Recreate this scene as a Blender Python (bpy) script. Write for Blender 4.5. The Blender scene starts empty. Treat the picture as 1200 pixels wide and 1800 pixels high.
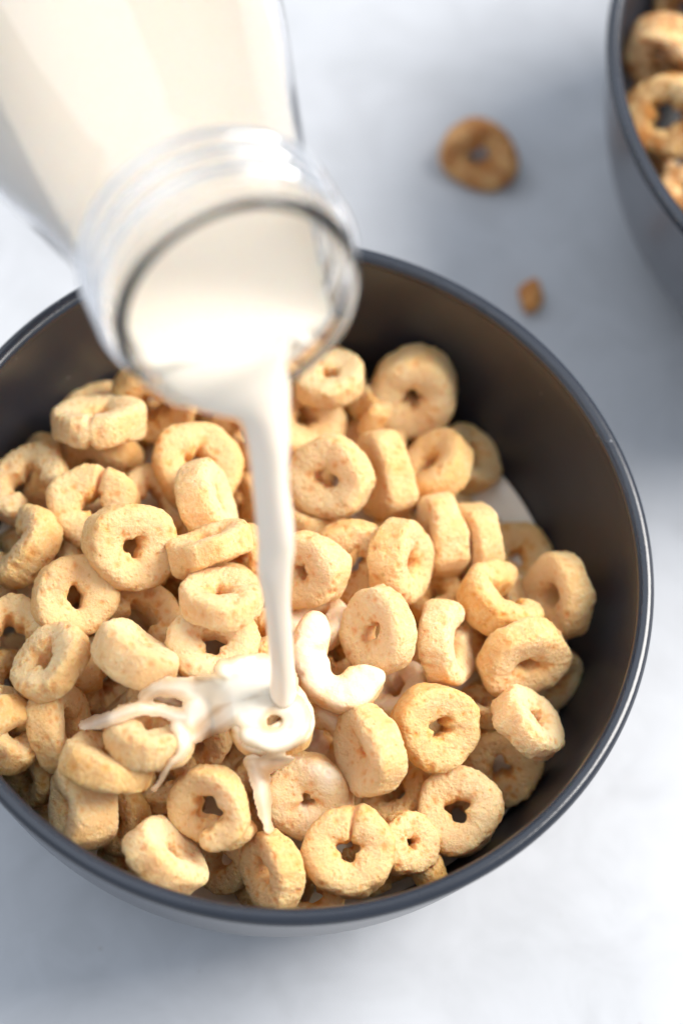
import bpy, bmesh, math, random
import numpy as np
from mathutils import Vector, Matrix
from mathutils.bvhtree import BVHTree

S = 0.01                       # everything below is written in centimetres
scene = bpy.context.scene
col = scene.collection

# ------------------------------------------------------------------ camera
ELEV, ROLL, FOCAL, DIST = math.radians(64.9), math.radians(12.07), 85.0, 48.96
TARGET = Vector((0.895, 1.257, 6.5))
BACK = Vector((0, -math.cos(ELEV), math.sin(ELEV)))
UP0 = Vector((0, math.sin(ELEV), math.cos(ELEV)))
R0 = Vector((1, 0, 0))
RIGHT = math.cos(ROLL) * R0 + math.sin(ROLL) * UP0
UP = math.cos(ROLL) * UP0 - math.sin(ROLL) * R0
CAM = TARGET + BACK * DIST
KPX = FOCAL / 36 * 1800        # focal length in pixels of the 1200x1800 photograph

def ray(x, y):
    return (-BACK + RIGHT * ((x - 600) / KPX) + UP * ((900 - y) / KPX))
def at(x, y, z):
    d = ray(x, y)
    return CAM + d * ((z - CAM.z) / d.z)
def depth(p):
    return (CAM - p).dot(BACK)

cd = bpy.data.cameras.new('camera')
cam = bpy.data.objects.new('camera', cd)
col.objects.link(cam)
cam.matrix_world = Matrix(((RIGHT.x, UP.x, BACK.x, CAM.x * S), (RIGHT.y, UP.y, BACK.y, CAM.y * S),
                           (RIGHT.z, UP.z, BACK.z, CAM.z * S), (0, 0, 0, 1)))
cd.sensor_fit = 'VERTICAL'; cd.sensor_height = 36; cd.sensor_width = 24; cd.lens = FOCAL
cd.clip_start = 0.01; cd.clip_end = 50
cd.dof.use_dof = True
cd.dof.focus_distance = depth(at(600, 1230, 5.6)) * S
cd.dof.aperture_fstop = 6.0
cd.dof.aperture_blades = 0
scene.camera = cam

# ------------------------------------------------------------------ world and light
w = bpy.data.worlds.new('World'); scene.world = w; w.use_nodes = True
w.node_tree.nodes['Background'].inputs[0].default_value = (0.80, 0.885, 1.0, 1)
w.node_tree.nodes['Background'].inputs[1].default_value = 0.55

def area(name, az, el, dist, sx, sy, power, color, aim=(1, 0, 4)):
    l = bpy.data.lights.new(name, 'AREA'); l.shape = 'RECTANGLE'
    l.size = sx * S; l.size_y = sy * S; l.energy = power; l.color = color
    o = bpy.data.objects.new(name, l); col.objects.link(o)
    a, e = math.radians(az), math.radians(el)
    d = Vector((math.cos(a) * math.cos(e), math.sin(a) * math.cos(e), math.sin(e)))
    o.location = (Vector(aim) + d * dist) * S
    o.rotation_euler = d.to_track_quat('Z', 'Y').to_euler()
    return o
area('key_window', 30, 45, 150, 90, 90, 42, (1.0, 0.96, 0.905))
area('side_window', 170, 52, 170, 270, 240, 18, (0.86, 0.92, 1.0))

scene.view_settings.view_transform = 'Standard'
scene.view_settings.look = 'None'
scene.view_settings.exposure = 0.17
scene.view_settings.gamma = 1
scene.cycles.use_denoising = True
scene.cycles.max_bounces = 12
scene.cycles.transmission_bounces = 10
scene.cycles.glossy_bounces = 6
scene.cycles.sample_clamp_indirect = 6
scene.cycles.blur_glossy = 0.5

# ------------------------------------------------------------------ helpers
def tag(o, label=None, cat=None, group=None, kind=None):
    if label: o['label'] = label
    if cat: o['category'] = cat
    if group: o['group'] = group
    if kind: o['kind'] = kind
    return o
def empty(name, loc=(0, 0, 0)):
    o = bpy.data.objects.new(name, None); col.objects.link(o)
    o.empty_display_size = 0.01
    o.location = Vector(loc) * S
    return o
def mesh_obj(name, verts, faces, mat, parent=None, smooth=True, scale=True, loc=None):
    me = bpy.data.meshes.new(name)
    v = np.asarray(verts, dtype=np.float64)
    if scale: v = v * S
    me.from_pydata(v.tolist(), [], faces if isinstance(faces, list) else faces.tolist())
    me.update()
    if smooth: me.shade_smooth()
    if mat: me.materials.append(mat)
    o = bpy.data.objects.new(name, me); col.objects.link(o)
    if parent: o.parent = parent
    if loc is not None: o.location = Vector(loc) * S
    return o
def lathe(profile, n=128, closed=False, jitter=None):
    """rings of (r, z); a radius of 0 collapses to a pole"""
    V, F, rings = [], [], []
    for r, z in profile:
        if r < 1e-6:
            rings.append([len(V)]); V.append((0, 0, z))
        else:
            rings.append(list(range(len(V), len(V) + n)))
            for i in range(n):
                a = 2 * math.pi * i / n
                V.append((r * math.cos(a), r * math.sin(a), z))
    m = len(rings)
    for j in range(m if closed else m - 1):
        A, B = rings[j], rings[(j + 1) % m]
        for i in range(n):
            k = (i + 1) % n
            if len(A) == 1 and len(B) == 1: continue
            if len(A) == 1: F.append((A[0], B[k], B[i]))
            elif len(B) == 1: F.append((A[i], A[k], B[0]))
            else: F.append((A[i], A[k], B[k], B[i]))
    return V, F
def smooth_profile(pts, sub=6):
    out = []
    P = [pts[0]] + list(pts) + [pts[-1]]
    for i in range(1, len(P) - 2):
        p0, p1, p2, p3 = [np.array(q, float) for q in P[i - 1:i + 3]]
        for k in range(sub):
            t = k / sub
            q = 0.5 * ((2 * p1) + (p2 - p0) * t + (2 * p0 - 5 * p1 + 4 * p2 - p3) * t * t + (3 * p1 - p0 - 3 * p2 + p3) * t ** 3)
            out.append((max(0.0, q[0]), q[1]))
    out.append(tuple(pts[-1]))
    return out

# numpy gradient noise
_rng = np.random.RandomState(7)
_perm = _rng.permutation(256); _perm = np.r_[_perm, _perm, _perm]
_grad = _rng.normal(size=(256, 3)); _grad /= np.linalg.norm(_grad, axis=1)[:, None]
def perlin(p):
    i = np.floor(p).astype(int); f = p - i; i &= 255
    u = f * f * f * (f * (f * 6 - 15) + 10)
    r = 0
    for dx in (0, 1):
        for dy in (0, 1):
            for dz in (0, 1):
                h = _perm[_perm[_perm[(i[:, 0] + dx) & 255] + ((i[:, 1] + dy) & 255)] + ((i[:, 2] + dz) & 255)]
                g = _grad[h]
                wt = (u[:, 0] if dx else 1 - u[:, 0]) * (u[:, 1] if dy else 1 - u[:, 1]) * (u[:, 2] if dz else 1 - u[:, 2])
                r = r + wt * ((f[:, 0] - dx) * g[:, 0] + (f[:, 1] - dy) * g[:, 1] + (f[:, 2] - dz) * g[:, 2])
    return r * 1.6

# ------------------------------------------------------------------ materials
class NT:
    def __init__(s, name):
        s.m = bpy.data.materials.new(name); s.m.use_nodes = True
        s.t = s.m.node_tree; s.b = s.t.nodes['Principled BSDF']; s.out = s.t.nodes['Material Output']
    def n(s, typ, **kw):
        q = s.t.nodes.new(typ)
        for k, v in kw.items():
            if k in q.bl_rna.properties: setattr(q, k, v)
            else: q.inputs[k.replace('_', ' ')].default_value = v
        return q
    def l(s, a, b): s.t.links.new(a, b)
    def ramp(s, src, stops):
        q = s.n('ShaderNodeValToRGB'); e = q.color_ramp.elements
        while len(e) < len(stops): e.new(0.5)
        for i, (p, c) in enumerate(stops):
            e[i].position = p; e[i].color = (*c, 1) if len(c) == 3 else c
        s.l(src, q.inputs[0]); return q.outputs[0]
    def mix(s, fac, a, b, mode='MIX'):
        q = s.n('ShaderNodeMix', data_type='RGBA', blend_type=mode)
        for k, v in ((0, fac), (6, a), (7, b)):
            if hasattr(v, 'links'): s.l(v, q.inputs[k])
            else: q.inputs[k].default_value = v if k == 0 else (*v, 1)
        return q.outputs[2]
    def math(s, op, a, b=0.0, c=None, clamp=False):
        q = s.n('ShaderNodeMath', operation=op, use_clamp=clamp)
        for k, v in ((0, a), (1, b), (2, c)):
            if v is None: continue
            if hasattr(v, 'links'): s.l(v, q.inputs[k])
            else: q.inputs[k].default_value = v
        return q.outputs[0]

def mat_table():
    m = NT('table_surface')
    g = m.n('ShaderNodeNewGeometry').outputs['Position']
    n1 = m.n('ShaderNodeTexNoise', Scale=14.0, Detail=4.0, Roughness=0.55, Distortion=0.6); m.l(g, n1.inputs['Vector'])
    c = m.ramp(n1.outputs[0], [(0.30, (0.38, 0.395, 0.42)), (0.62, (0.48, 0.495, 0.525))])
    n2 = m.n('ShaderNodeTexNoise', Scale=55.0, Detail=6.0, Roughness=0.6, Distortion=1.0); m.l(g, n2.inputs['Vector'])
    c = m.mix(0.35, c, m.ramp(n2.outputs[0], [(0.35, (0.38, 0.385, 0.405)), (0.6, (0.485, 0.497, 0.525))]))
    # hairline crazing and rare specks in the plaster
    v = m.n('ShaderNodeTexNoise', Scale=26.0, Detail=3.0, Distortion=2.0); m.l(g, v.inputs['Vector'])
    line = m.math('ABSOLUTE', m.math('SUBTRACT', v.outputs[0], 0.5))
    n3 = m.n('ShaderNodeTexNoise', Scale=20.0); m.l(g, n3.inputs['Vector'])
    mask = m.ramp(n3.outputs[0], [(0.55, (0, 0, 0)), (0.68, (1, 1, 1))])
    cr = m.math('MULTIPLY', m.ramp(line, [(0.0, (1, 1, 1)), (0.006, (0, 0, 0))]), mask)
    c = m.mix(m.math('MULTIPLY', cr, 0.22), c, (0.42, 0.41, 0.42))
    vo = m.n('ShaderNodeTexVoronoi', Scale=95.0, feature='F1'); m.l(g, vo.inputs['Vector'])
    sp = m.ramp(vo.outputs['Distance'], [(0.035, (1, 1, 1)), (0.06, (0, 0, 0))])
    rc = m.n('ShaderNodeSeparateColor'); m.l(vo.outputs['Color'], rc.inputs[0])
    sp = m.math('MULTIPLY', sp, m.math('GREATER_THAN', rc.outputs[0], 0.88))
    c = m.mix(m.math('MULTIPLY', sp, 0.5), c, (0.35, 0.33, 0.33))
    m.l(c, m.b.inputs['Base Color'])
    m.b.inputs['Roughness'].default_value = 0.55
    b = m.n('ShaderNodeBump', Strength=0.15, Distance=0.0005); m.l(n2.outputs[0], b.inputs['Height'])
    m.l(b.outputs[0], m.b.inputs['Normal'])
    return m.m

def mat_bowl(name, base, rough):
    m = NT(name)
    g = m.n('ShaderNodeNewGeometry').outputs['Position']
    n = m.n('ShaderNodeTexNoise', Scale=60.0, Detail=5.0); m.l(g, n.inputs['Vector'])
    c = m.mix(m.ramp(n.outputs[0], [(0.3, (0, 0, 0)), (0.7, (1, 1, 1))]), tuple(b * 0.85 for b in base), tuple(b * 1.15 for b in base))
    vo = m.n('ShaderNodeTexVoronoi', Scale=330.0, feature='F1'); m.l(g, vo.inputs['Vector'])
    rc = m.n('ShaderNodeSeparateColor'); m.l(vo.outputs['Color'], rc.inputs[0])
    sp = m.math('MULTIPLY', m.ramp(vo.outputs['Distance'], [(0.05, (1, 1, 1)), (0.09, (0, 0, 0))]), m.math('GREATER_THAN', rc.outputs[0], 0.93))
    c = m.mix(m.math('MULTIPLY', sp, 0.5), c, (0.45, 0.45, 0.47))
    m.l(c, m.b.inputs['Base Color'])
    m.b.inputs['Roughness'].default_value = rough
    m.b.inputs['IOR'].default_value = 1.62
    n2 = m.n('ShaderNodeTexNoise', Scale=900.0, Detail=2.0); m.l(g, n2.inputs['Vector'])
    b = m.n('ShaderNodeBump', Strength=0.12, Distance=0.0002); m.l(n2.outputs[0], b.inputs['Height'])
    m.l(b.outputs[0], m.b.inputs['Normal'])
    return m.m

def mat_milk(name, base=(0.88, 0.785, 0.655), rough=0.14):
    m = NT(name)
    m.b.inputs['Base Color'].default_value = (*base, 1)
    m.b.inputs['Roughness'].default_value = rough
    m.b.inputs['IOR'].default_value = 1.35
    m.b.inputs['Subsurface Weight'].default_value = 0.5
    m.b.inputs['Subsurface Radius'].default_value = (1.0, 0.8, 0.6)
    m.b.inputs['Subsurface Scale'].default_value = 0.003
    return m.m

def mat_glass():
    m = NT('clear_glass')
    m.b.inputs['Base Color'].default_value = (1.0, 0.995, 0.99, 1)
    m.b.inputs['Transmission Weight'].default_value = 1
    m.b.inputs['Roughness'].default_value = 0.0
    m.b.inputs['IOR'].default_value = 1.5
    return m.m

def mat_loop(name, dark, mid, light, cinnamon=0.0, wet=0.75):
    m = NT(name)
    tc = m.n('ShaderNodeTexCoord').outputs['Object']
    oi = m.n('ShaderNodeObjectInfo')
    add = m.n('ShaderNodeVectorMath', operation='MULTIPLY_ADD')
    cb = m.n('ShaderNodeCombineXYZ')
    for i in range(3): m.l(oi.outputs['Random'], cb.inputs[i])
    m.l(cb.outputs[0], add.inputs[0]); add.inputs[1].default_value = (3.1, 1.7, 2.3); m.l(tc, add.inputs[2])
    P = add.outputs[0]
    big = m.n('ShaderNodeTexNoise', Scale=130.0, Detail=4.0, Roughness=0.6); m.l(P, big.inputs['Vector'])
    fine = m.n('ShaderNodeTexNoise', Scale=1100.0, Detail=5.0, Roughness=0.7); m.l(P, fine.inputs['Vector'])
    c = m.ramp(big.outputs[0], [(0.28, mid), (0.60, light)])
    c = m.mix(m.ramp(fine.outputs[0], [(0.42, (0.65, 0.65, 0.65)), (0.62, (0, 0, 0))]), c, mid)
    fa = m.n('ShaderNodeAttribute', attribute_name='face')
    c = m.mix(m.math('MULTIPLY', fa.outputs['Fac'], 0.40), c, tuple(min(0.95, q_ * k_) for q_, k_ in zip(light, (1.0, 1.06, 1.2))))
    # toasted flecks
    fl = m.n('ShaderNodeTexNoise', Scale=420.0, Detail=3.0, Roughness=0.7); m.l(P, fl.inputs['Vector'])
    c = m.mix(m.ramp(fl.outputs[0], [(0.62, (0, 0, 0)), (0.74, (0.6, 0.6, 0.6))]), c, dark)
    if cinnamon:
        ci = m.n('ShaderNodeTexNoise', Scale=190.0, Detail=5.0, Roughness=0.62, Distortion=0.5); m.l(P, ci.inputs['Vector'])
        c = m.mix(m.ramp(ci.outputs[0], [(0.42, (0, 0, 0)), (0.58, (cinnamon,) * 3)]), c, (0.40, 0.15, 0.045))
    vp = m.n('ShaderNodeTexVoronoi', Scale=800.0, feature='F1', Randomness=1.0); m.l(P, vp.inputs['Vector'])
    vc = m.n('ShaderNodeSeparateColor'); m.l(vp.outputs['Color'], vc.inputs[0])
    pz = m.math('MULTIPLY', m.ramp(vp.outputs['Distance'], [(0.12, (1, 1, 1)), (0.34, (0, 0, 0))]), m.math('GREATER_THAN', vc.outputs[0], 0.55))
    c = m.mix(m.math('MULTIPLY', pz, 0.30), c, tuple(q_ * k_ for q_, k_ in zip(mid, (0.86, 0.72, 0.55))))
    # attribute 'pit' darkens and reddens the bubbles, 'milk' is the coat of milk on some loops
    pit = m.n('ShaderNodeAttribute', attribute_name='pit'); milk = m.n('ShaderNodeAttribute', attribute_name='milk')
    c = m.mix(m.math('MULTIPLY', pit.outputs['Fac'], 0.7, clamp=True), c, tuple(a * b for a, b in zip(mid, (0.9, 0.72, 0.52))))
    hv = m.n('ShaderNodeHueSaturation'); m.l(c, hv.inputs['Color'])
    m.l(m.math('MULTIPLY_ADD', oi.outputs['Random'], 0.14, 0.93), hv.inputs['Value'])
    m.l(m.math('MULTIPLY_ADD', oi.outputs['Random'], -0.14, 1.13), hv.inputs['Saturation'])
    mk = m.math('MULTIPLY', milk.outputs['Fac'], 1.0, clamp=True)
    c = m.mix(mk, hv.outputs[0], (0.94, 0.77, 0.58))
    m.l(c, m.b.inputs['Base Color'])
    # damp sheen here and there
    wn = m.n('ShaderNodeTexNoise', Scale=110.0, Detail=2.0); m.l(P, wn.inputs['Vector'])
    wetm = m.ramp(wn.outputs[0], [(0.50, (0, 0, 0)), (0.70, (wet, wet, wet))])
    r = m.math('SUBTRACT', 0.66, m.math('MULTIPLY', wetm, 0.36))
    r = m.math('SUBTRACT', r, m.math('MULTIPLY', mk, 0.4), clamp=True)
    m.l(r, m.b.inputs['Roughness'])
    m.b.inputs['IOR'].default_value = 1.38
    m.b.inputs['Subsurface Weight'].default_value = 0.5
    m.b.inputs['Subsurface Radius'].default_value = (1.0, 0.45, 0.18)
    m.b.inputs['Subsurface Scale'].default_value = 0.0035
    # porous skin
    vo = m.n('ShaderNodeTexVoronoi', Scale=620.0, feature='F1'); m.l(P, vo.inputs['Vector'])
    pores = m.ramp(vo.outputs['Distance'], [(0.0, (0, 0, 0)), (0.45, (1, 1, 1))])
    h = m.math('ADD', m.math('MULTIPLY', fine.outputs[0], 1.8), m.math('MULTIPLY', pores, 0.35))
    h = m.math('SUBTRACT', h, m.math('MULTIPLY', pz, 0.5))
    h = m.math('ADD', h, m.math('MULTIPLY', big.outputs[0], 0.4))
    b = m.n('ShaderNodeBump', Distance=0.0007); m.l(h, b.inputs['Height'])
    m.l(m.math('SUBTRACT', 0.75, m.math('MULTIPLY', mk, 0.65)), b.inputs['Strength'])
    m.l(b.outputs[0], m.b.inputs['Normal'])
    return m.m

M_TABLE = mat_table()
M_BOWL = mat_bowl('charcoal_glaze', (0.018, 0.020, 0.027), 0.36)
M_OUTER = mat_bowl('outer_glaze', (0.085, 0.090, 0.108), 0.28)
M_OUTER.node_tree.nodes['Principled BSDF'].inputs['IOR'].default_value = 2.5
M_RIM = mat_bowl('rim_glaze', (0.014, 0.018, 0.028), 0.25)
M_MILK = mat_milk('milk')
M_FILM = mat_milk('milk_film', (0.95, 0.83, 0.70), 0.14)
_n = M_FILM.node_tree; _a = _n.nodes.new('ShaderNodeAttribute'); _a.attribute_name = 'thin'
_r = _n.nodes.new('ShaderNodeValToRGB'); _n.links.new(_a.outputs['Fac'], _r.inputs[0])
_r.color_ramp.elements[0].color = (0.94, 0.815, 0.65, 1); _r.color_ramp.elements[1].color = (0.92, 0.62, 0.37, 1)
_n.links.new(_r.outputs[0], _n.nodes['Principled BSDF'].inputs['Base Color'])
_r2 = _n.nodes.new('ShaderNodeValToRGB'); _n.links.new(_a.outputs['Fac'], _r2.inputs[0])
_r2.color_ramp.elements[0].color = (1, 1, 1, 1); _r2.color_ramp.elements[1].color = (0.5, 0.5, 0.5, 1)
_n.links.new(_r2.outputs[0], _n.nodes['Principled BSDF'].inputs['Alpha'])
M_GLASS = mat_glass()
M_LOOP = mat_loop('honey_cereal', (0.60, 0.28, 0.08), (0.92, 0.52, 0.215), (0.96, 0.69, 0.385))
M_CINN = mat_loop('cinnamon_cereal', (0.36, 0.15, 0.05), (0.74, 0.47, 0.21), (0.86, 0.66, 0.38), cinnamon=0.85, wet=0.2)

M_STRAY = mat_loop('toasted_cinnamon_cereal', (0.36, 0.15, 0.05), (0.55, 0.25, 0.075), (0.78, 0.48, 0.22), cinnamon=0.9, wet=0.1)
M_CRUMB = mat_loop('cinnamon_crumb', (0.36, 0.15, 0.05), (0.60, 0.27, 0.08), (0.70, 0.36, 0.12), cinnamon=0.9, wet=0.1)

# ------------------------------------------------------------------ table
tb = mesh_obj('table_surface', [(-150, -150, 0), (150, -150, 0), (150, 150, 0), (-150, 150, 0)], [(0, 1, 2, 3)], M_TABLE, smooth=False)
tag(tb, 'pale grey-white plaster table surface under the bowls', None, None, 'structure')

# ------------------------------------------------------------------ bowls
OUT = [(0, 0.34), (3.2, 0.34), (3.45, 0.30), (4.6, 0.50), (5.8, 1.15), (6.55, 2.3), (7.0, 3.7), (7.25, 5.1), (7.40, 6.15), (7.42, 6.36)]
INN = [(7.20, 6.36), (7.14, 6.10), (7.00, 5.1), (6.74, 3.8), (6.25, 2.5), (5.5, 1.5), (4.3, 0.95), (2.4, 0.70), (0, 0.66)]
def inner_r(z):
    zs = [p[1] for p in INN][::-1]; rs = [p[0] for p in INN][::-1]
    return float(np.interp(z, zs, rs))
def bowl(name, loc, label):
    e = empty(name, loc); tag(e, label, 'bowl', 'charcoal stoneware bowls')
    V, F = lathe(smooth_profile(OUT) + smooth_profile(INN)[0:], 192)
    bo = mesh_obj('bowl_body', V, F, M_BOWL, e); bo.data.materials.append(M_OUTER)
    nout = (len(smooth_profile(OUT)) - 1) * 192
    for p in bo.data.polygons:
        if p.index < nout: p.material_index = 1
    prof = []
    for k in range(20):                      # rounded lip, slightly flattened, with a faint groove
        a = -2 * math.pi * k / 20
        rr = 0.175 * (1 - 0.05 * max(0, math.cos(a - 2.2)) ** 6)
        prof.append((7.315 + rr * math.cos(a), 6.37 + rr * math.sin(a) * 0.92))
    V, F = lathe(prof, 192, closed=True)
    mesh_obj('rim', V, F, M_RIM, e)
    foot = [(3.05, 0.33), (3.05, 0.06), (3.12, 0.0), (3.42, 0.0), (3.52, 0.06), (3.60, 0.33)]
    V, F = lathe(foot, 128)
    mesh_obj('foot_ring', V, F, M_BOWL, e)
    return e
bowl('cereal_bowl', (0, 0, 0), 'large charcoal bowl in the foreground, full of pale loops and milk')
B2 = Vector((11.93, 15.1, 0))
bowl('cereal_bowl', B2, 'charcoal bowl cut off at the upper right corner, holding cinnamon loops without milk')

# milk standing in the front bowl
MZ = 2.72
rm = inner_r(MZ) - 0.01
prof = [(rm, MZ + 0.05), (rm - 0.10, MZ + 0.012), (rm - 0.3, MZ), (3.0, MZ), (0, MZ)]
V, F = lathe(prof[::-1], 128)
o = mesh_obj('milk_pool', V, F, M_MILK)
tag(o, 'shallow pool of milk around the loops at the bottom of the front bowl', 'milk')

# ------------------------------------------------------------------ cereal loops
def loop_mesh(name, seed, d, t=0.42, hole=0.17, hk=3, ha=0.25, gap=None, seam=None, funnel=0.15, wedge=0.12,
              rough=1.0, spiral=0.0, nu=124, nv=56, milk=0.0, updir=None, square=0.6, oval=0.06):
    rs = np.random.RandomState(seed)
    d = d * 1.015; R = d / 2; ri0 = max(0.04, hole - 0.012) * d; h0 = 1.05 * t * d / 2
    closed = gap is None and not spiral
    if spiral: a0, a1 = 0.0, 2 * math.pi + 1.4
    elif gap: a0, a1 = gap[0] + gap[1] / 2, gap[0] - gap[1] / 2 + 2 * math.pi
    else: a0, a1 = 0, 2 * math.pi
    n_th = nu if closed else nu
    th = np.linspace(a0, a1, n_th + (0 if closed else 1), endpoint=not closed)
    if closed: th = np.linspace(0, 2 * math.pi, n_th, endpoint=False)
    ph = np.linspace(0, 2 * math.pi, nv, endpoint=False)
    TH, PH = np.meshgrid(th, ph, indexing='ij')
    p1, p2, p3, p4 = rs.uniform(0, 6.28, 4)
    Rt = R * (1 + oval * np.cos(2 * TH + p1) * 0.6 + 0.03 * np.cos(3 * TH + p2) + 0.010 * np.cos(5 * TH + p3) + 0.006 * np.cos(8 * TH + p4))
    rit = ri0 * (1 + 0.75 * ha * np.cos(hk * TH + p4) + 0.12 * np.cos((hk + 2) * TH + p1))
    hh = h0 * (1 + wedge * np.cos(TH + p2) + 0.04 * np.cos(3 * TH + p3))
    if spiral:
        u = (TH - a0) / (a1 - a0)
        Rt = Rt * (0.80 + 0.22 * u); rit = rit * (1.25 - 0.2 * u)
        hh = hh * (0.86 + 0.1 * u)
    rc = (Rt + rit) / 2; w = (Rt - rit) / 2
    cx, sx = np.cos(PH), np.sin(PH)
    ex = square
    X = np.sign(cx) * np.abs(cx) ** (ex + 0.08); Z = np.sign(sx) * np.abs(sx) ** (ex - 0.20)
    # faces slope into the hole a little
    fz = 1 - funnel * np.clip(0.35 - X, 0, 1) ** 1.3
    if seam is not None:
        da = (TH - seam + math.pi) % (2 * math.pi) - math.pi
        g = np.exp(-(da / 0.10) ** 2)
        fz = fz - 0.42 * g; Rt_f = 1 - 0.10 * g
    else: Rt_f = 1
    capf = np.ones_like(TH)
    if not closed:
        arc = np.minimum(TH - a0, a1 - TH) * (R * 0.6)
        cr = 0.22 * d / 1.7
        q = np.clip(arc / cr, 0, 1)
        capf = np.sqrt(np.clip(1 - (1 - q) ** 2.6, 0, 1))
    r = rc + w * X * capf * Rt_f
    z = hh * Z * fz * capf
    if spiral: z = z + spiral * d * ((TH - a0) / (a1 - a0) - 0.5)
    P = np.stack([r * np.cos(TH), r * np.sin(TH), z], -1).reshape(-1, 3)
    # approximate outward normals
    C = np.stack([rc * np.cos(TH), rc * np.sin(TH), np.zeros_like(TH)], -1).reshape(-1, 3)
    N = P - C; N[:, 2] *= 1.4
    N /= (np.linalg.norm(N, axis=1)[:, None] + 1e-6)
    off = rs.uniform(0, 60, 3)
    n1 = perlin(P * 1.5 + off); n2 = perlin(P * 3.6 + off + 9); n3 = perlin(P * 9.0 + off + 21); n4 = perlin(P * 19 + off + 31)
    side = np.clip(np.abs(X.reshape(-1)), 0, 1)
    flat = (np.clip(1 - np.abs(X) ** 4, 0, 1) * (np.abs(Z) > 0.5)).reshape(-1)
    calm = 1 - 0.55 * flat
    disp = 0.070 * n1 + (0.034 * n2 + 0.016 * n3 * rough) * calm + 0.014 * n4 * rough
    # bubbles / craters
    pit = np.zeros(len(P))
    nc = int(60 * rough)
    idx = rs.choice(len(P), nc, replace=False)
    for i in idx:
        rr = rs.uniform(0.03, 0.075) * (1.35 if rs.rand() < 0.15 else 1)
        dd = np.linalg.norm(P - P[i], axis=1) / rr
        k = np.exp(-dd ** 2 * 1.2)
        disp -= (1 - 0.45 * flat[i]) * (k * rr * 0.6 - 0.10 * rr * np.exp(-((dd - 1.6) / 0.5) ** 2))
        pit = np.maximum(pit, k)
    sm = 1 - 0.6 * min(1, milk)
    sm = sm * (1 - 0.6 * np.clip(-X.reshape(-1) - 0.1, 0, 1))
    P = P + N * (disp * (0.75 + 0.25 * capf.reshape(-1)) * sm)[:, None]
    me = bpy.data.meshes.new(name)
    nth = len(th); F = []
    I = np.arange(nth * nv).reshape(nth, nv)
    A = I if closed else I[:-1]
    B = np.roll(I, -1, 0) if closed else I[1:]
    F = np.stack([A, B, np.roll(B, -1, 1), np.roll(A, -1, 1)], -1).reshape(-1, 4)
    flist = F.tolist()
    if not closed:
        flist.append(list(range(nv))); flist.append(list(range(nth * nv - 1, (nth - 1) * nv - 1, -1)))
    me.from_pydata((P * S).tolist(), [], flist); me.update(); me.shade_smooth()
    at1 = me.attributes.new('pit', 'FLOAT', 'POINT'); at1.data.foreach_set('value', pit.astype(np.float32))
    mk = np.zeros(len(P))
    if milk and updir is not None:
        up = N @ np.array(updir)
        mk = np.clip((up * 1.0 + 0.55 * perlin(P * 2.2 + off + 50) - (0.75 - milk)) * 2.0, 0, 1) ** 1.3 * 0.8
    at3 = me.attributes.new('face', 'FLOAT', 'POINT'); at3.data.foreach_set('value', (np.clip(1 - np.abs(X) ** 3, 0, 1) * (np.abs(Z) > 0.5)).reshape(-1).astype(np.float32))
    at2 = me.attributes.new('milk', 'FLOAT', 'POINT'); at2.data.foreach_set('value', mk.astype(np.float32))
    return me

def orient(tilt, direc, spin):
    """matrix whose z axis leans `tilt` from the line of sight towards image angle `direc`"""
    t, a = math.radians(tilt), math.radians(direc)
    n = (BACK * math.cos(t) + (RIGHT * math.cos(a) + UP * math.sin(a)) * math.sin(t)).normalized()
    # reference x axis: projection of the image-right vector, turned by spin
    x = (RIGHT - n * RIGHT.dot(n))
    if x.length < 0.2: x = (UP - n * UP.dot(n))
    x.normalize(); y = n.cross(x)
    s = math.radians(spin)
    x2 = x * math.cos(s) + y * math.sin(s); y2 = n.cross(x2)
    return Matrix((x2, y2, n)).transposed()

placed = []      # (sample points Nx3, radius)
def samples(c, Rm, d, t, hole, gap, spiral):
    n = 16
    a0, a1 = (0, 2 * math.pi) if not gap else (gap[0] + gap[1] / 2 + .2, gap[0] - gap[1] / 2 + 2 * math.pi - .2)
    rc = (d / 2 + hole * d) / 2
    rad = min(t * d / 2, (d / 2 - hole * d) / 2)
    pts = []
    for i in range(n):
        a = a0 + (a1 - a0) * i / n
        v = Rm @ Vector((rc * math.cos(a), rc * math.sin(a), 0))
        pts.append(c + v)
    return np.array(pts), rad * 1.02
def hits(pts, rad):
    for q, r2 in placed:
        dd = np.linalg.norm(pts[:, None] - q[None], axis=2)
        if dd.min() < (rad + r2) * 0.86: return True
    return False

def surf(x, y):
    g = at(x, y, 5.0)
    return 3.7 + 2.6 * math.exp(-(((g.x + 1.2) / 4.6) ** 2 + ((g.y + 1.6) / 4.2) ** 2))

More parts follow.
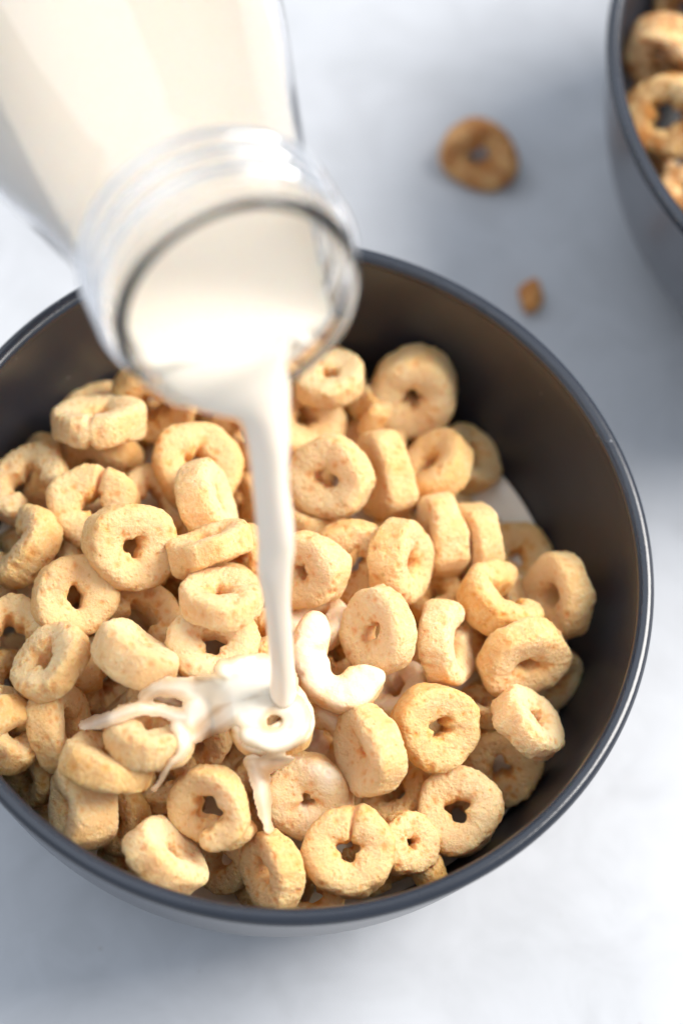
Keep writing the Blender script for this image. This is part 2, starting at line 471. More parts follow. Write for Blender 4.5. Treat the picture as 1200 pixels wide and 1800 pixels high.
GROUP1 = 'cereal loops in the front bowl'
all_loops = []
def put_loop(i, x, y, dpx, tilt, direc, level, label, group=GROUP1, mat=None, z=None, bowlc=Vector((0, 0, 0)), free=False, **kw):
    t = kw.get('t', 0.42); hole = kw.get('hole', 0.17)
    spin = kw.pop('spin', 0.0)
    gapdeg = kw.pop('gap', None)
    Rm = orient(tilt, direc, spin)
    gap = None
    if gapdeg:                       # gap direction given in the image, measured like direc
        a = math.radians(gapdeg[0]); v = RIGHT * math.cos(a) + UP * math.sin(a)
        lv = Rm.transposed() @ v
        gap = (math.atan2(lv.y, lv.x), math.radians(gapdeg[1]))
    seamdeg = kw.pop('seam', None); seam = None
    if seamdeg is not None:
        a = math.radians(seamdeg); v = RIGHT * math.cos(a) + UP * math.sin(a)
        lv = Rm.transposed() @ v; seam = math.atan2(lv.y, lv.x)
    z0 = z if z is not None else surf(x, y) + {2: 0.55, 1: 0.0, 0: -0.75}[level]
    c = at(x, y, z0); d = dpx * depth(c) / KPX
    if not free:
        def wall_ok(c, pts, rad):
            for p in pts:
                rr = math.hypot(p[0] - bowlc.x, p[1] - bowlc.y)
                if p[2] < 6.4 and rr > inner_r(max(p[2], 0.7)) - rad * 0.45: return False
                if p[2] < 0.7 + rad * .7: return False
            return True
        for k in range(14):          # clear of the wall
            pts, rad = samples(c, Rm, d, t, hole, gap, 0)
            if wall_ok(c, pts, rad): break
            z0 += 0.1; c = at(x, y, z0)
        best = c.copy(); zt = z0
        for k in range(70):
            pts, rad = samples(c, Rm, d, t, hole, gap, 0)
            if not hits(pts, rad): best = c.copy(); break
            zt -= 0.08; c = at(x, y, zt)
            if not wall_ok(c, *samples(c, Rm, d, t, hole, gap, 0)):
                best = at(x, y, zt + 0.08); break
        c = best; d = dpx * depth(c) / KPX
        placed.append(samples(c, Rm, d, t, hole, gap, 0))
    upl = Rm.transposed() @ Vector((0.1, 0.0, 1.0)).normalized()
    me = loop_mesh('cereal_loop', 100 + i, d, gap=gap, seam=seam, updir=tuple(upl), **kw)
    me.materials.append(mat or M_LOOP)
    o = bpy.data.objects.new('cereal_loop', me); col.objects.link(o)
    M = Rm.to_4x4(); M.translation = c * S
    o.matrix_world = M
    tag(o, label, 'cereal', group)
    all_loops.append(o)
    return o

L = [
 # x, y, diameter px, tilt, direction of the face, level, label, options
 (478, 1262, 150, 32, 82, 2, 'milk-drenched loop that the pouring stream lands on', dict(t=0.34, milk=.5, hole=.13, rough=.6, z=6.35)),
 (389, 1053, 150, 66, 88, 2, 'thick loop seen from its side just left of the stream, hole facing up', dict(t=0.37, hole=.13, wedge=.06)),
 (370, 963, 152, 84, 107, 2, 'edge-on loop like a slanted bar, directly above the thick loop left of the stream', dict(t=0.39, wedge=.2)),
 (663, 1110, 152, 44, 186, 2, 'loop with a film of milk over its shaded left face, right of the stream', dict(t=0.33, hole=.12, hk=2, ha=.4)),
 (702, 988, 156, 67, 355, 2, 'squarish thick loop with a tall slot-shaped hole on its right half', dict(t=0.42, hole=.13, hk=2, ha=.3, wedge=.04)),
 (580, 840, 148, 28, 192, 2, 'large round loop with an oval hole, right of the stream under the jar', dict(t=0.38, hole=.13, hk=2, ha=.35)),
 (782, 1132, 154, 71, 4, 2, 'kidney-shaped loop with a notch on its right side', dict(t=0.40, hole=.15, hk=2, ha=.2, gap=(20, 26))),
 (766, 1278, 152, 24, 350, 2, 'broad flat loop with a jagged rectangular hole, lower right of centre', dict(t=0.38, hole=.12, hk=4, ha=.28)),
 (646, 1320, 156, 56, 188, 2, 'tilted loop with a dimple instead of an open hole, right of the drenched loop', dict(t=0.37, hole=.07, hk=2, ha=.3, funnel=.5)),
 (372, 1420, 166, 18, 215, 2, 'curled loop whose end folds over a wide triangular hole, near the front rim', dict(t=.34, hole=.15, spiral=-.40, hk=3, ha=.1, spin=-105)),
 (230, 960, 158, 20, 350, 2, 'plump loop with a small off-centre hole, overlapping the loop to its upper left', dict(t=0.46, hole=.11, hk=3, ha=.25)),
 (362, 880, 152, 76, 18, 2, 'loop standing on edge in front of the rectangular-holed loop', dict(t=0.42, hole=.10, z=6.5)),
 (347, 822, 158, 28, 62, 2, 'large loop with a rectangular hole, partly behind an edge-on loop, below the jar mouth', dict(t=0.40, hole=.15, hk=4, ha=.22)),
 (130, 1050, 146, 16, 20, 2, 'pale rounded loop with a narrow hole, at the left of the pile', dict(t=.50, hole=.12, hk=2, ha=.3)),
 (165, 892, 154, 16, 95, 1, 'loop with a wrinkled seam above its hole, upper left of the pile', dict(t=.44, hole=.13, hk=3, ha=.3, seam=75, rough=1.3)),
 (172, 742, 162, 73, 92, 2, 'flat-lying loop with a cleft across its front, nearest the left wall', dict(t=0.38, hole=.12, seam=270, wedge=.15, z=4.9)),
 (172, 808, 152, 56, 255, 1, 'smooth loop tucked beneath the flat-lying cleft loop', dict(t=0.38, hole=.12)),
 (90, 1166, 152, 58, 135, 2, 'milk-washed loop tipped away at the far left, bubbly side towards us', dict(t=0.36, hole=.15, rough=1.4)),
 (240, 1152, 156, 78, 62, 2, 'elongated loop lying on its side like a bread roll, left of centre', dict(t=0.42, hole=.12, wedge=.15)),
 (264, 1292, 160, 66, 82, 2, 'bubbly loop seen side-on with milk running over its back, left of the splash', dict(t=.40, hole=.12, rough=1.5, wedge=.05, z=6.4)),
 (318, 1226, 138, 60, 62, 1, 'loop half covered by the left arm of the milk splash', dict(t=0.38, hole=.12, milk=.3, z=6.3)),
 (193, 1342, 158, 76, 76, 2, 'crusty loop lying tilted like a lid on the loops by the front left rim', dict(t=0.38, hole=.08, wedge=.03, rough=1.5, z=6.0)),
 (142, 1418, 152, 60, 186, 1, 'thick loop with a deep round hole facing left, at the lower left wall', dict(t=0.52, hole=.14, z=4.9)),
 (290, 1508, 152, 74, 42, 1, 'slab-like loop on edge resting against the front rim', dict(t=0.42, hole=.09, wedge=.02, z=5.2)),
 (478, 1530, 142, 58, 190, 1, 'loop standing on edge at the bottom of the pile, hole facing left', dict(t=0.38, hole=.16, hk=2, z=4.8)),
 (541, 1402, 154, 12, 250, 1, 'loop with a tiny torn hole and milk creeping over its left side', dict(t=.42, hole=.075, hk=3, ha=.4, milk=.03)),
 (613, 1497, 160, 15, 100, 2, 'big loop with a cleft above its star-shaped hole, near the front rim', dict(t=.44, hole=.12, hk=3, ha=.25, seam=82, rough=1.2, z=4.9)),
 (805, 1425, 152, 14, 105, 1, 'speckled flat loop with a triangular hole near the lower right wall', dict(t=.42, hole=.14, hk=3, ha=.28, rough=1.3)),
 (884, 1055, 156, 56, 62, 2, 'open horseshoe-shaped loop near the right wall, its gap facing up and right', dict(t=0.42, hole=.17, gap=(38, 60), z=4.9)),
 (984, 1046, 156, 66, 188, 1, 'rightmost loop, leaning against the bowl wall in shade', dict(t=0.38, hole=.16, hk=2, z=4.3)),
 (920, 1156, 158, 50, 300, 2, 'thick toasted loop with a ragged hole, second from the right wall', dict(t=0.40, hole=.12, hk=2, ha=.4, rough=1.3, z=4.9)),
 (930, 1272, 136, 66, 42, 2, 'porous loop with large bubbles on its side, touching the right wall', dict(t=0.42, hole=.12, rough=1.7, z=4.9)),
 (676, 836, 152, 67, 192, 1, 'loop leaning on the large round loop with the oval hole', dict(t=0.38, hole=.12)),
 (761, 826, 148, 56, 138, 1, 'loop tilted away with its hole at the upper left, in the right-hand top row', dict(t=0.38, hole=.13, hk=2)),
 (727, 688, 154, 36, 258, 1, 'topmost big loop standing against the dark back wall', dict(t=.56, hole=.11, hk=4, ha=.25, z=3.9)),
 (581, 664, 122, 42, 96, 2, 'smaller loop with a square hole, right beside the jar mouth', dict(t=0.34, hole=.12, hk=4, ha=.3, z=4.6)),
 (528, 735, 150, 30, 10, 1, 'loop half hidden by the top of the milk stream, on its right', dict(t=.44, hole=.12)),
 (540, 1002, 140, 30, 200, 1, 'loop peeking out on the right of the stream at mid height', dict(t=.44, hole=.10)),
 (617, 985, 144, 10, 270, 1, 'loop with a dark ragged hole, behind the squarish loop', dict(t=.38, hole=.14, hk=5, ha=.35)),
 (602, 1156, 186, 20, 82, 1, 'large milk-coated crescent hugging the film-faced loop', dict(t=.40, hole=.17, gap=(48, 130), milk=.36, rough=.6, z=5.7)),
 (774, 944, 148, 76, 186, 1, 'loop on edge in the right middle, left one of a leaning pair', dict(t=0.40, hole=.12)),
 (835, 955, 152, 72, 190, 1, 'loop on edge in the right middle, right one of a leaning pair', dict(t=0.37, hole=.12)),
 (815, 806, 124, 46, 30, 0, 'shaded loop against the back right wall', dict(t=.46)),
 (376, 1136, 154, 22, 88, 1, 'round loop with two burst bubbles, below the thick loop left of the stream', dict(t=.44, hole=.13, rough=1.4)),
 (50, 852, 150, 34, 118, 1, 'broken ring against the upper left wall, open to the lower right', dict(t=0.36, hole=.20, gap=(310, 80))),
 (36, 962, 154, 58, 142, 1, 'craggy half loop at the left edge of the photo', dict(t=0.40, hole=.16, gap=(145, 100), rough=1.6)),
 (245, 1090, 142, 30, 60, 1, 'wet arched half loop between two rounder ones left of centre', dict(t=.44, hole=.18, gap=(240, 120))),
 (95, 1003, 136, 42, 150, 0, 'loop mostly hidden behind the pale rounded loop', dict(t=.44)),
 (206, 1196, 152, 26, 85, 0, 'arched loop with its hollow facing down, under the bread-roll loop', dict(t=.42, hole=.18, gap=(250, 90))),
 (108, 1280, 150, 66, 12, 1, 'loop standing upright beside the dark gap at the far left', dict(t=0.38, hole=.18, hk=2)),
 (14, 1285, 146, 56, 48, 1, 'craggy loop cut by the left edge just above the rim', dict(t=.50, rough=1.6, z=5.0)),
 (20, 1118, 138, 34, 85, 1, 'arched loop cut by the left edge of the photo', dict(t=.46, hole=.17, gap=(280, 110))),
 (22, 1030, 124, 45, 250, 0, 'reddish loop low down under the craggy half loop', dict()),
 (14, 1205, 124, 50, 20, 0, 'shaded loop at the left edge under the milk-washed loop', dict()),
 (58, 1362, 118, 40, 200, 1, 'small loop wedged against the lower left wall', dict(t=.5, z=4.2)),
 (213, 1440, 126, 42, 186, 0, 'loop directly right of the deep-holed thick loop', dict(t=.46)),
 (228, 1508, 118, 35, 210, 0, 'dim loop in the gap behind the slab-like loop', dict()),
 (395, 1506, 128, 35, 200, 0, 'loop under the curled one, its porous side showing', dict(rough=1.4)),
 (290, 1375, 118, 50, 100, 0, 'loop below the thin dribble of milk', dict()),
 (345, 1298, 118, 30, 240, 0, 'low loop in the hollow beside the drenched loop', dict()),
 (700, 1402, 136, 56, 130, 0, 'bubbly loop crammed between the dimpled loop and the speckled one', dict(rough=1.7)),
 (716, 1482, 112, 30, 20, 1, 'small bubbly loop tucked behind the big cleft loop', dict(rough=1.6, hole=.10, z=4.4)),
 (710, 1545, 148, 66, 110, 1, 'long low shard of loop lying in the milk by the front rim', dict(t=.30, hole=.17, gap=(280, 130), rough=1.5, z=4.1)),
 (880, 1345, 148, 14, 265, 0, 'shaded loop with a dark keyhole, below the porous loop', dict(hole=.13, hk=3, ha=.3, rough=1.3)),
 (906, 985, 138, 26, 60, 0, 'loop sunk in the milk at the right', dict(t=.36, hole=.10, z=2.8)),
 (966, 1192, 118, 40, 320, 0, 'loop behind the toasted ragged one at the right wall', dict()),
 (845, 1243, 90, 62, 80, 0, 'stubby loop between the kidney-shaped and porous loops', dict(z=4.0)),
 (698, 1218, 118, 55, 120, 0, 'gleaming milk-wet loop under the film-faced loop', dict(milk=.6)),
 (766, 1050, 104, 50, 110, 0, 'small loop filling the gap right of the squarish loop', dict()),
 (548, 918, 84, 62, 95, 1, 'short stub of loop at the right of the stream under the large round loop', dict(t=.7, hole=.1)),
 (642, 722, 84, 58, 60, 1, 'broken angular nugget between the two top loops', dict(t=.8, hole=.05, hk=3, ha=.5, gap=(200, 120))),
 (578, 742, 112, 40, 0, 0, 'loop showing as a pale sliver behind the stream-side loop', dict()),
 (275, 705, 154, 42, 262, 1, 'loop under the lower lip of the jar, left half showing', dict(rough=1.3, z=4.7)),
 (362, 733, 134, 50, 265, 1, 'loop under the lower lip of the jar, next to the stream', dict(z=4.6)),
 (428, 762, 118, 45, 200, 1, 'loop hidden mostly by the stream on its left side', dict()),
 (428, 868, 124, 58, 195, 1, 'loop between the edge-on loop and the stream', dict()),
 (440, 985, 116, 58, 190, 0, 'loop just behind the stream, at its left', dict()),
 (452, 1122, 110, 52, 100, 0, 'loop low down beside the lower stream', dict()),
 (556, 1092, 116, 44, 95, 0, 'milk-wet loop behind the large crescent', dict(milk=.4)),
 (575, 1292, 124, 40, 220, 0, 'milk-bathed loop between the drenched and the dimpled loops', dict(milk=.5)),
 (264, 885, 126, 24, 30, 0, 'smooth orange loop behind the seamed loop', dict()),
 (298, 1040, 134, 24, 40, 0, 'deep-set orange loop under the plump loop', dict()),
 (862, 1125, 118, 40, 200, 0, 'orange shadowed loop between kidney and toasted loops', dict()),
 (812, 852, 100, 40, 20, 0, 'small loop under the one with its hole at the upper left', dict()),
 (545, 1572, 118, 24, 90, 0, 'loop half sunk in milk at the very front', dict(z=3.6)),
 (100, 1338, 124, 30, 190, 0, 'red-shaded loop beneath the upright loop', dict()),
 (655, 790, 120, 30, 100, 0, 'low loop in shade under the nugget', dict()),
]
L.sort(key=lambda q: -q[5])
for i, (x, y, dpx, tilt, direc, lev, lab, kw) in enumerate(L):
    put_loop(i, x, y, dpx, tilt, direc, lev, lab, **dict(kw))
# the loops underneath, of which only glimpses show through the gaps
rng = random.Random(5)
n_under = 0
for gy in range(8):
    for gx in range(9):
        x = -60 + gx * 125 + rng.uniform(-30, 30) + (60 if gy % 2 else 0); y = 700 + gy * 118 + rng.uniform(-25, 25)
        g = at(x, y, 3.2)
        if math.hypot(g.x, g.y) > 4.7: continue
        n_under += 1
        put_loop(300 + n_under, x, y, rng.uniform(125, 150), rng.uniform(10, 60), rng.uniform(0, 360), 0,
                 'deeply buried loop glimpsed through a gap between the upper loops', z=rng.uniform(3.2, 3.9),
                 nu=72, nv=30, t=rng.uniform(.38, .5), spin=rng.uniform(0, 360))

for (x, y, dpx, tilt, direc, lev, lab, kw) in L:
    if lev == 0 or kw.get('z', 9) < 4.5: continue
    x = x + rng.uniform(-28, 28); y = y + rng.uniform(-28, 28)
    n_under += 1
    put_loop(300 + n_under, x, y, rng.uniform(125, 145), rng.uniform(10, 70), rng.uniform(0, 360), 0,
             'shaded loop of the second layer, seen between the top loops', z=surf(x, y) - 0.85,
             nu=72, nv=32, t=rng.uniform(.36, .46), spin=rng.uniform(0, 360))
# ------------------------------------------------------------------ loops in the second bowl, on the table
G2 = 'cinnamon loops in the second bowl'
placed_front = placed; placed = []
C2 = [
 (1172, 205, 150, 20, 200, 'cinnamon-dusted loop facing us at the edge of the second bowl, largest in view', dict(z=4.6, t=.5)),
 (1168, 98, 142, 52, 255, 'pale blocky loop above the largest cinnamon loop in the second bowl', dict(z=4.6, t=.55)),
 (1205, 18, 118, 40, 200, 'loop at the top right corner of the photo', dict(z=4.2)),
 (1215, 345, 128, 46, 110, 'lowest visible loop of the second bowl at the right edge', dict(z=4.4)),
 (1196, 285, 112, 30, 20, 'loop deep in the dark gap of the second bowl', dict(z=3.2)),
]
for i, (x, y, dpx, tilt, direc, lab, kw) in enumerate(C2):
    put_loop(500 + i, x, y, dpx, tilt, direc, 1, lab, group=G2, mat=M_CINN, bowlc=B2, **kw)
k = 0
for gx in range(5):
    for gy in range(6):
        x = 1250 + gx * 125 + rng.uniform(-25, 25); y = -300 + gy * 125 + rng.uniform(-25, 25)
        g = at(x, y, 4.0) - B2
        if math.hypot(g.x, g.y) > 4.9: continue
        k += 1
        put_loop(520 + k, x, y, rng.uniform(120, 145), rng.uniform(10, 60), rng.uniform(0, 360), 1,
                 'cinnamon loop in the part of the second bowl beyond the picture edge', group=G2, mat=M_CINN,
                 bowlc=B2, z=rng.uniform(3.6, 4.6), nu=60, nv=26)
put_loop(600, 842, 272, 126, 22, 250, 1, 'single stray cinnamon loop lying on the table between the bowls', group='stray cereal on the table', mat=M_STRAY,
         z=0.42, free=True, t=.46, hole=.13, hk=2, ha=.4, rough=2.0, oval=.16)
all_loops[-1].name = 'stray_loop'
def crumb():
    rs = np.random.RandomState(3)
    bm = bmesh.new(); bmesh.ops.create_icosphere(bm, subdivisions=4, radius=1)
    V = np.array([v.co[:] for v in bm.verts])
    V = np.sign(V) * np.abs(V) ** 0.7 * np.array([.30, .38, .20])
    V += (V / np.linalg.norm(V, axis=1)[:, None]) * (0.06 * perlin(V * 4 + 3) + 0.025 * perlin(V * 12 + 8))[:, None]
    V[:, 0] += 0.25 * V[:, 1]
    F = [[v.index for v in f.verts] for f in bm.faces]; bm.free()
    V = V - np.array([0, 0, V[:, 2].min()])
    a = math.radians(40); c, s = math.cos(a), math.sin(a)
    V = V @ np.array([[c, s, 0], [-s, c, 0], [0, 0, 1]])
    o = mesh_obj('cereal_crumb', V, F, M_CRUMB, loc=at(931, 522, 0.15) * 1.0)
    o.location.z = 0
    tag(o, 'small cinnamon-brown crumb on the table beside the front bowl', 'crumb', 'stray cereal on the table')
crumb()

# ------------------------------------------------------------------ jar
NA, NT_ = math.radians(47.5), (0.46, -0.888)
n_mouth = (RIGHT * NT_[0] + UP * NT_[1]) * math.sin(NA) + BACK * math.cos(NA); n_mouth.normalize()
AX = -n_mouth
JR = 2.30
CM = at(424, 542, 16.0)
JS = (243 * depth(CM) / KPX) / 2.41       # the jar's size, from its neck
xx = Vector((0, 0, 1)).cross(AX).normalized(); yy = AX.cross(xx)
JM = Matrix((xx, yy, AX)).transposed().to_4x4(); JM.translation = CM * S
JM = JM @ Matrix.Scale(JS, 4)
jar = empty('milk_jar'); jar.matrix_world = JM
tag(jar, 'blurred clear glass jar of milk tipped over the front bowl', 'jar')
oprof = [(2.14, 0.0), (2.21, 0.04), (2.25, 0.14), (2.24, 0.26), (2.19, 0.36), (2.18, 0.6), (2.18, 1.2), (2.18, 2.05), (2.22, 2.4),
         (2.30, 2.8), (2.42, 3.4), (2.80, 4.9), (3.25, 6.6), (3.62, 8.2), (3.80, 10.0), (3.82, 13.5), (3.70, 14.6), (3.2, 15.0), (0.0, 15.0)]
iprof = [(0.0, 14.6), (3.0, 14.55), (3.52, 14.2), (3.68, 13.4), (3.67, 10.0), (3.49, 8.2), (3.12, 6.6), (2.67, 4.9), (2.30, 3.4), (2.18, 2.8),
         (2.06, 2.3), (1.99, 1.2), (1.99, 0.30), (2.02, 0.10), (2.08, 0.02)]
V, F = lathe(smooth_profile(oprof, 4) + smooth_profile(iprof, 4) + [], 128)
# close the lip
nfirst = 128
bmv = list(V); 
jb = mesh_obj('jar_body', V, F, M_GLASS, jar)
bm = bmesh.new(); bm.from_mesh(jb.data); bmesh.ops.remove_doubles(bm, verts=bm.verts, dist=1e-6)
be = [e for e in bm.edges if e.is_boundary]
if be: bmesh.ops.bridge_loops(bm, edges=be)
bmesh.ops.recalc_face_normals(bm, faces=bm.faces); bm.to_mesh(jb.data); bm.free(); jb.data.shade_smooth()
for zt in (0.78, 1.32, 1.86):
    prof = [(2.32 + 0.13 * math.cos(-a), zt + 0.17 * math.sin(-a)) for a in [2 * math.pi * q / 16 for q in range(16)]]
    V, F = lathe(prof, 128, closed=True)
    V = [(x, y, z + 0.07 * math.atan2(y, x) / math.pi * (1 if abs(math.atan2(y, x)) < 2.8 else (math.pi - abs(math.atan2(y, x))) / 0.34)) for x, y, z in V]
    tr = mesh_obj('screw_thread', V, F, M_GLASS, jar)

# milk inside: interior of revolution cut by the level liquid surface
gdir = Vector((0, 0, -1)); gm = (gdir - n_mouth * gdir.dot(n_mouth)).normalized()
lip = CM + gm * 1.97 * JS
LEVEL = lip.z + 0.80
mp = [(max(0, r - (0.025 if r > 0 else 0)), z) for r, z in smooth_profile(iprof[:-2], 4)]
mp = mp + [(1.96, 0.30), (1.5, 0.18), (0.0, 0.12)]
V, F = lathe(mp, 96)
mj = mesh_obj('milk_in_jar', V, F, M_MILK)
bm = bmesh.new(); bm.from_mesh(mj.data)
bmesh.ops.recalc_face_normals(bm, faces=bm.faces)
bm.transform(JM)
res = bmesh.ops.bisect_plane(bm, geom=bm.verts[:] + bm.edges[:] + bm.faces[:], dist=1e-7, plane_co=Vector((0, 0, LEVEL * S)),
                             plane_no=Vector((0, 0, 1)), clear_outer=True)
ed = [e for e in bm.edges if e.is_boundary]
bmesh.ops.holes_fill(bm, edges=ed, sides=0)
bmesh.ops.recalc_face_normals(bm, faces=bm.faces)
bm.to_mesh(mj.data); bm.free(); mj.data.shade_flat()
for p in mj.data.polygons: p.use_smooth = len(p.vertices) <= 4
tag(mj, 'creamy milk filling the tipped glass jar', 'milk')

# ------------------------------------------------------------------ pouring stream
ST = [ # y px, x px, half width px, z, thickness ratio, left-right flatness
 (540, 400, 130, LEVEL - 0.26, 0.15), (600, 392, 150, LEVEL - 0.27, 0.16), (640, 398, 138, lip.z + 0.50, 0.2), (675, 425, 95, lip.z + 0.22, .32), (705, 452, 60, lip.z - 0.1, .55),
 (735, 465, 46, lip.z - 0.55, .75), (780, 473, 40, lip.z - 1.15, .85), (850, 477, 36, lip.z - 2.0, .9), (920, 484, 37, lip.z - 2.8, .9), (960, 485, 35, 0, .9),
 (1000, 482, 32, 0, .95), (1060, 486, 25, 0, 1), (1130, 492, 24, 0, 1), (1180, 496, 24, 0, 1), (1222, 498, 27, 6.62, 1)]
def fall(y):
    t = (y - 680) / (1222 - 680); H = lip.z + 0.16 - 6.62
    return lip.z + 0.16 - H * (0.62 * t + 0.38 * t * t)
ST = [(y, x, hw * (0.92 if y > 730 else 1), (z if y < 680 else fall(y)), tr) for y, x, hw, z, tr in ST]
def spline(vals, n):
    v = np.array(vals, float); m = len(v); out = []
    for t in np.linspace(0, m - 1, n):
        i = min(int(t), m - 2); f = t - i
        p0, p1, p2, p3 = v[max(i - 1, 0)], v[i], v[i + 1], v[min(i + 2, m - 1)]
        out.append(0.5 * (2 * p1 + (p2 - p0) * f + (2 * p0 - 5 * p1 + 4 * p2 - p3) * f * f + (3 * p1 - p0 - 3 * p2 + p3) * f ** 3))
    return np.array(out)
SS = spline(ST, 110)
ctr = [at(x, y, z) for y, x, hw, z, tr in SS]
V, F = [], []; nr = 40
for i, (y, x, hw, z, tr) in enumerate(SS):
    c = ctr[i]; tdir = (ctr[min(i + 1, len(ctr) - 1)] - ctr[max(i - 1, 0)]).normalized()
    sx_ = (RIGHT - tdir * RIGHT.dot(tdir)).normalized(); sy_ = tdir.cross(sx_)
    hwc = hw * depth(c) / KPX
    for k in range(nr):
        a = 2 * math.pi * k / nr
        wob = 1 + 0.05 * math.sin(3 * a + i * 0.09) + 0.03 * math.sin(2 * a - i * 0.13)
        p = c + sx_ * (hwc * wob * math.cos(a)) + sy_ * (hwc * tr * wob * math.sin(a))
        V.append(p[:])
for i in range(len(SS) - 1):
    for k in range(nr):
        F.append((i * nr + k, i * nr + (k + 1) % nr, (i + 1) * nr + (k + 1) % nr, (i + 1) * nr + k))
F.append(tuple(range(nr))[::-1]); F.append(tuple(range((len(SS) - 1) * nr, len(SS) * nr)))
st = mesh_obj('milk_stream', V, F, M_MILK)
tag(st, 'stream of milk falling from the jar onto the drenched loop', 'milk')

# ------------------------------------------------------------------ splash draped over the loops
bpy.context.view_layer.update()
def world_bvh(objs):
    vs, fs = [], []; base = 0
    for o in objs:
        n = len(o.data.vertices); a = np.empty(n * 3, np.float32); o.data.vertices.foreach_get('co', a)
        a = a.reshape(-1, 3); M = np.array(o.matrix_world); a = a @ M[:3, :3].T + M[:3, 3]
        vs += a.tolist(); fs += [[v + base for v in p.vertices] for p in o.data.polygons]; base += n
    return BVHTree.FromPolygons(vs, fs)
near = [o for o in all_loops if (o.matrix_world.translation / S - at(420, 1270, 6)).length < 4.6]
bvh = world_bvh(near)
def box_blur(A, k):
    K = np.ones(2 * k + 1) / (2 * k + 1)
    for ax in (0, 1):
        A = np.apply_along_axis(lambda r_: np.convolve(np.pad(r_, k, mode='edge'), K, 'valid'), ax, A)
    return A
def min_filter(A, k):
    for ax in (0, 1):
        B = A.copy()
        for s_ in range(1, k + 1):
            B = np.minimum(B, np.minimum(np.roll(A, s_, ax), np.roll(A, -s_, ax)))
        A = B
    return A
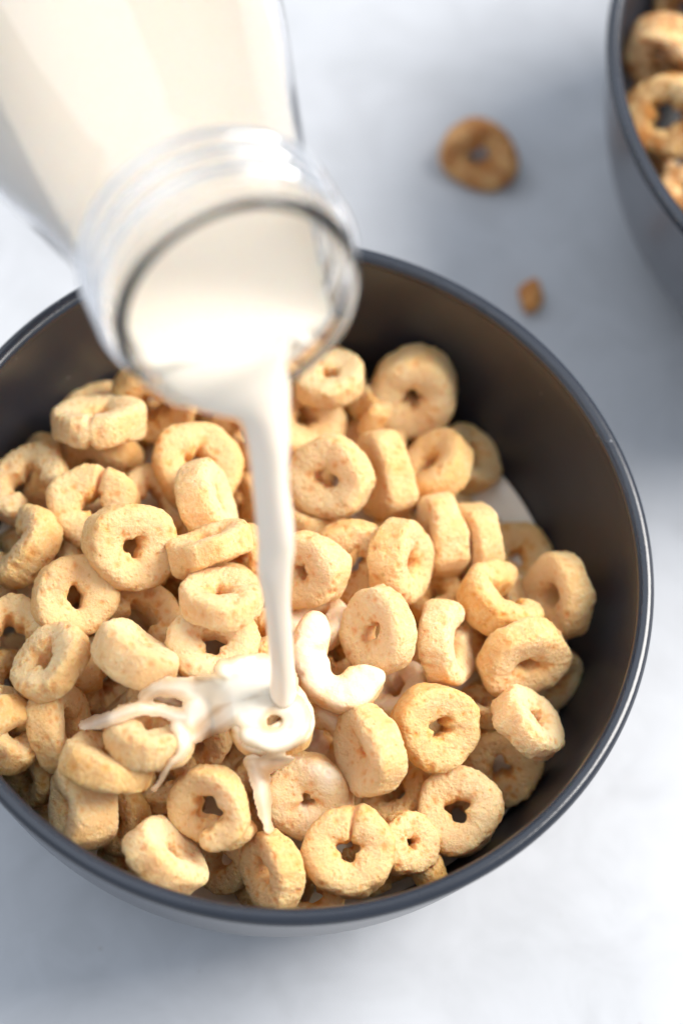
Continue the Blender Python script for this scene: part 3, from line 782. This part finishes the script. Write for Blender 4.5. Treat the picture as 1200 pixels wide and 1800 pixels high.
def film(strands, x0, x1, y0, y1, step=2.5, lift=0.042, fill=7, holes=()):
    """a skin of milk that clings to the loops under it and webs the hollows between them"""
    xs = np.arange(x0, x1, step); ys = np.arange(y0, y1, step)
    D = np.full((len(ys), len(xs)), np.nan)
    for j, y in enumerate(ys):
        for i, x in enumerate(xs):
            h = bvh.ray_cast(CAM * S, ray(x, y).normalized())
            if h[0] is not None: D[j, i] = h[3] / S
    D = np.where(np.isnan(D), np.nanmax(D), D)
    GX, GY = np.meshgrid(xs, ys)
    nz = perlin(np.stack([GX / 26, GY / 26, GX * 0 + 3.3], -1).reshape(-1, 3)).reshape(GX.shape)
    nz2 = perlin(np.stack([GX / 9, GY / 9, GX * 0 + 7.7], -1).reshape(-1, 3)).reshape(GX.shape)
    m = np.zeros_like(D) - 99
    for st_ in strands:
        q = spline(st_, 12 * (len(st_) - 1) + 1)
        for k in range(len(q) - 1):
            ax_, ay_, ar = q[k]; bx_, by_, br = q[k + 1]
            dx, dy = bx_ - ax_, by_ - ay_; L2 = dx * dx + dy * dy + 1e-9
            t = np.clip(((GX - ax_) * dx + (GY - ay_) * dy) / L2, 0, 1)
            dist = np.hypot(GX - ax_ - t * dx, GY - ay_ - t * dy)
            r_ = ar + (br - ar) * t
            m = np.maximum(m, r_ - dist)
    m = m + 4.0 * nz + 0.8 * nz2
    for hx, hy, hr in holes: m = np.minimum(m, np.hypot((GX - hx) / 1.3, GY - hy) - hr)
    soft = np.clip(m / 11.0, 0, 1); soft = soft * soft * (3 - 2 * soft)
    Dm = box_blur(min_filter(D, fill), fill)
    Fd = np.minimum(D, Dm + 0.10)
    for _ in range(2): Fd = box_blur(Fd, 2)
    Fd = np.minimum(Fd, D - 0.012)
    Fd = box_blur(Fd, 1)
    edge = np.clip((m + 2.0) / 7.0, 0, 1); bead = np.sqrt(1 - (1 - edge) ** 2)
    Fd = Fd + 0.05 - (lift + 0.05) * bead - 0.02 * nz * bead
    keep = m > -2.0
    idx = -np.ones(D.shape, int); V = []; F = []; TH = []; thin = np.clip(1.1 - m / 16.0 + 0.5 * nz, 0, 1)
    def vid(j, i):
        if idx[j, i] < 0:
            p = CAM + ray(xs[i], ys[j]).normalized() * Fd[j, i]
            idx[j, i] = len(V); V.append(p[:]); TH.append(thin[j, i])
        return int(idx[j, i])
    for j in range(len(ys) - 1):
        for i in range(len(xs) - 1):
            if keep[j, i] and keep[j + 1, i] and keep[j, i + 1] and keep[j + 1, i + 1]:
                if np.ptp(Fd[j:j + 2, i:i + 2]) > 0.32: continue
                F.append((vid(j, i), vid(j + 1, i), vid(j + 1, i + 1), vid(j, i + 1)))
    # underside and skirt, so that the sheet is a solid
    n0 = len(V); cam_ = np.array(CAM); cnt = {}
    for f in F:
        for a_, b_ in zip(f, f[1:] + f[:1]): cnt[(a_, b_)] = 1
    for v in list(V):
        v = np.array(v); dv = v - cam_; V.append(tuple(v + dv / np.linalg.norm(dv) * 0.09)); TH.append(0.6)
    F0 = list(F)
    for f in F0: F.append(tuple(q + n0 for q in f[::-1]))
    for (a_, b_) in list(cnt):
        if (b_, a_) not in cnt: F.append((b_, a_, a_ + n0, b_ + n0))
    return V, F, TH
strands = [
 [(492, 1200, 34), (450, 1205, 34), (410, 1215, 32), (375, 1228, 28), (350, 1245, 28), (335, 1268, 18)],
 [(490, 1180, 26), (440, 1180, 32), (405, 1182, 26), (392, 1168, 10)],
 [(420, 1200, 24), (385, 1212, 28), (350, 1214, 26), (310, 1208, 20), (278, 1210, 15), (254, 1226, 10)],
 [(420, 1240, 26), (390, 1262, 24), (360, 1285, 14), (338, 1298, 10), (325, 1302, 6)],
 [(340, 1262, 14), (312, 1258, 14), (278, 1248, 13), (240, 1246, 13), (205, 1258, 13), (170, 1270, 13), (148, 1276, 11)],
 [(315, 1275, 16), (326, 1300, 16), (318, 1325, 10), (302, 1342, 6), (286, 1366, 6), (272, 1388, 5)],
 [(440, 1250, 36), (480, 1250, 44), (518, 1255, 28), (520, 1285, 22), (485, 1300, 26), (440, 1290, 22)],
 [(445, 1340, 16), (455, 1365, 18), (461, 1400, 15), (467, 1435, 11), (471, 1458, 8)],
 [(460, 1345, 16), (495, 1338, 13), (515, 1334, 6)],
]
V, F, TH = film(strands, 110, 680, 1085, 1480, holes=((482, 1268, 11),))
sp = mesh_obj('milk_splash', V, F, M_FILM)
ta = sp.data.attributes.new('thin', 'FLOAT', 'POINT'); ta.data.foreach_set('value', np.array(TH, np.float32))
md = sp.modifiers.new('soften', 'SMOOTH'); md.iterations = 3; md.factor = 0.5
tag(sp, 'splash of milk webbing over the loops around the landing point', 'milk')
print('LIP px', [round(v) for v in ((lip - CAM).dot(RIGHT) * KPX / depth(lip) + 600, 900 - (lip - CAM).dot(UP) * KPX / depth(lip))], lip)
print('LOOPS', len(all_loops), 'under', n_under)
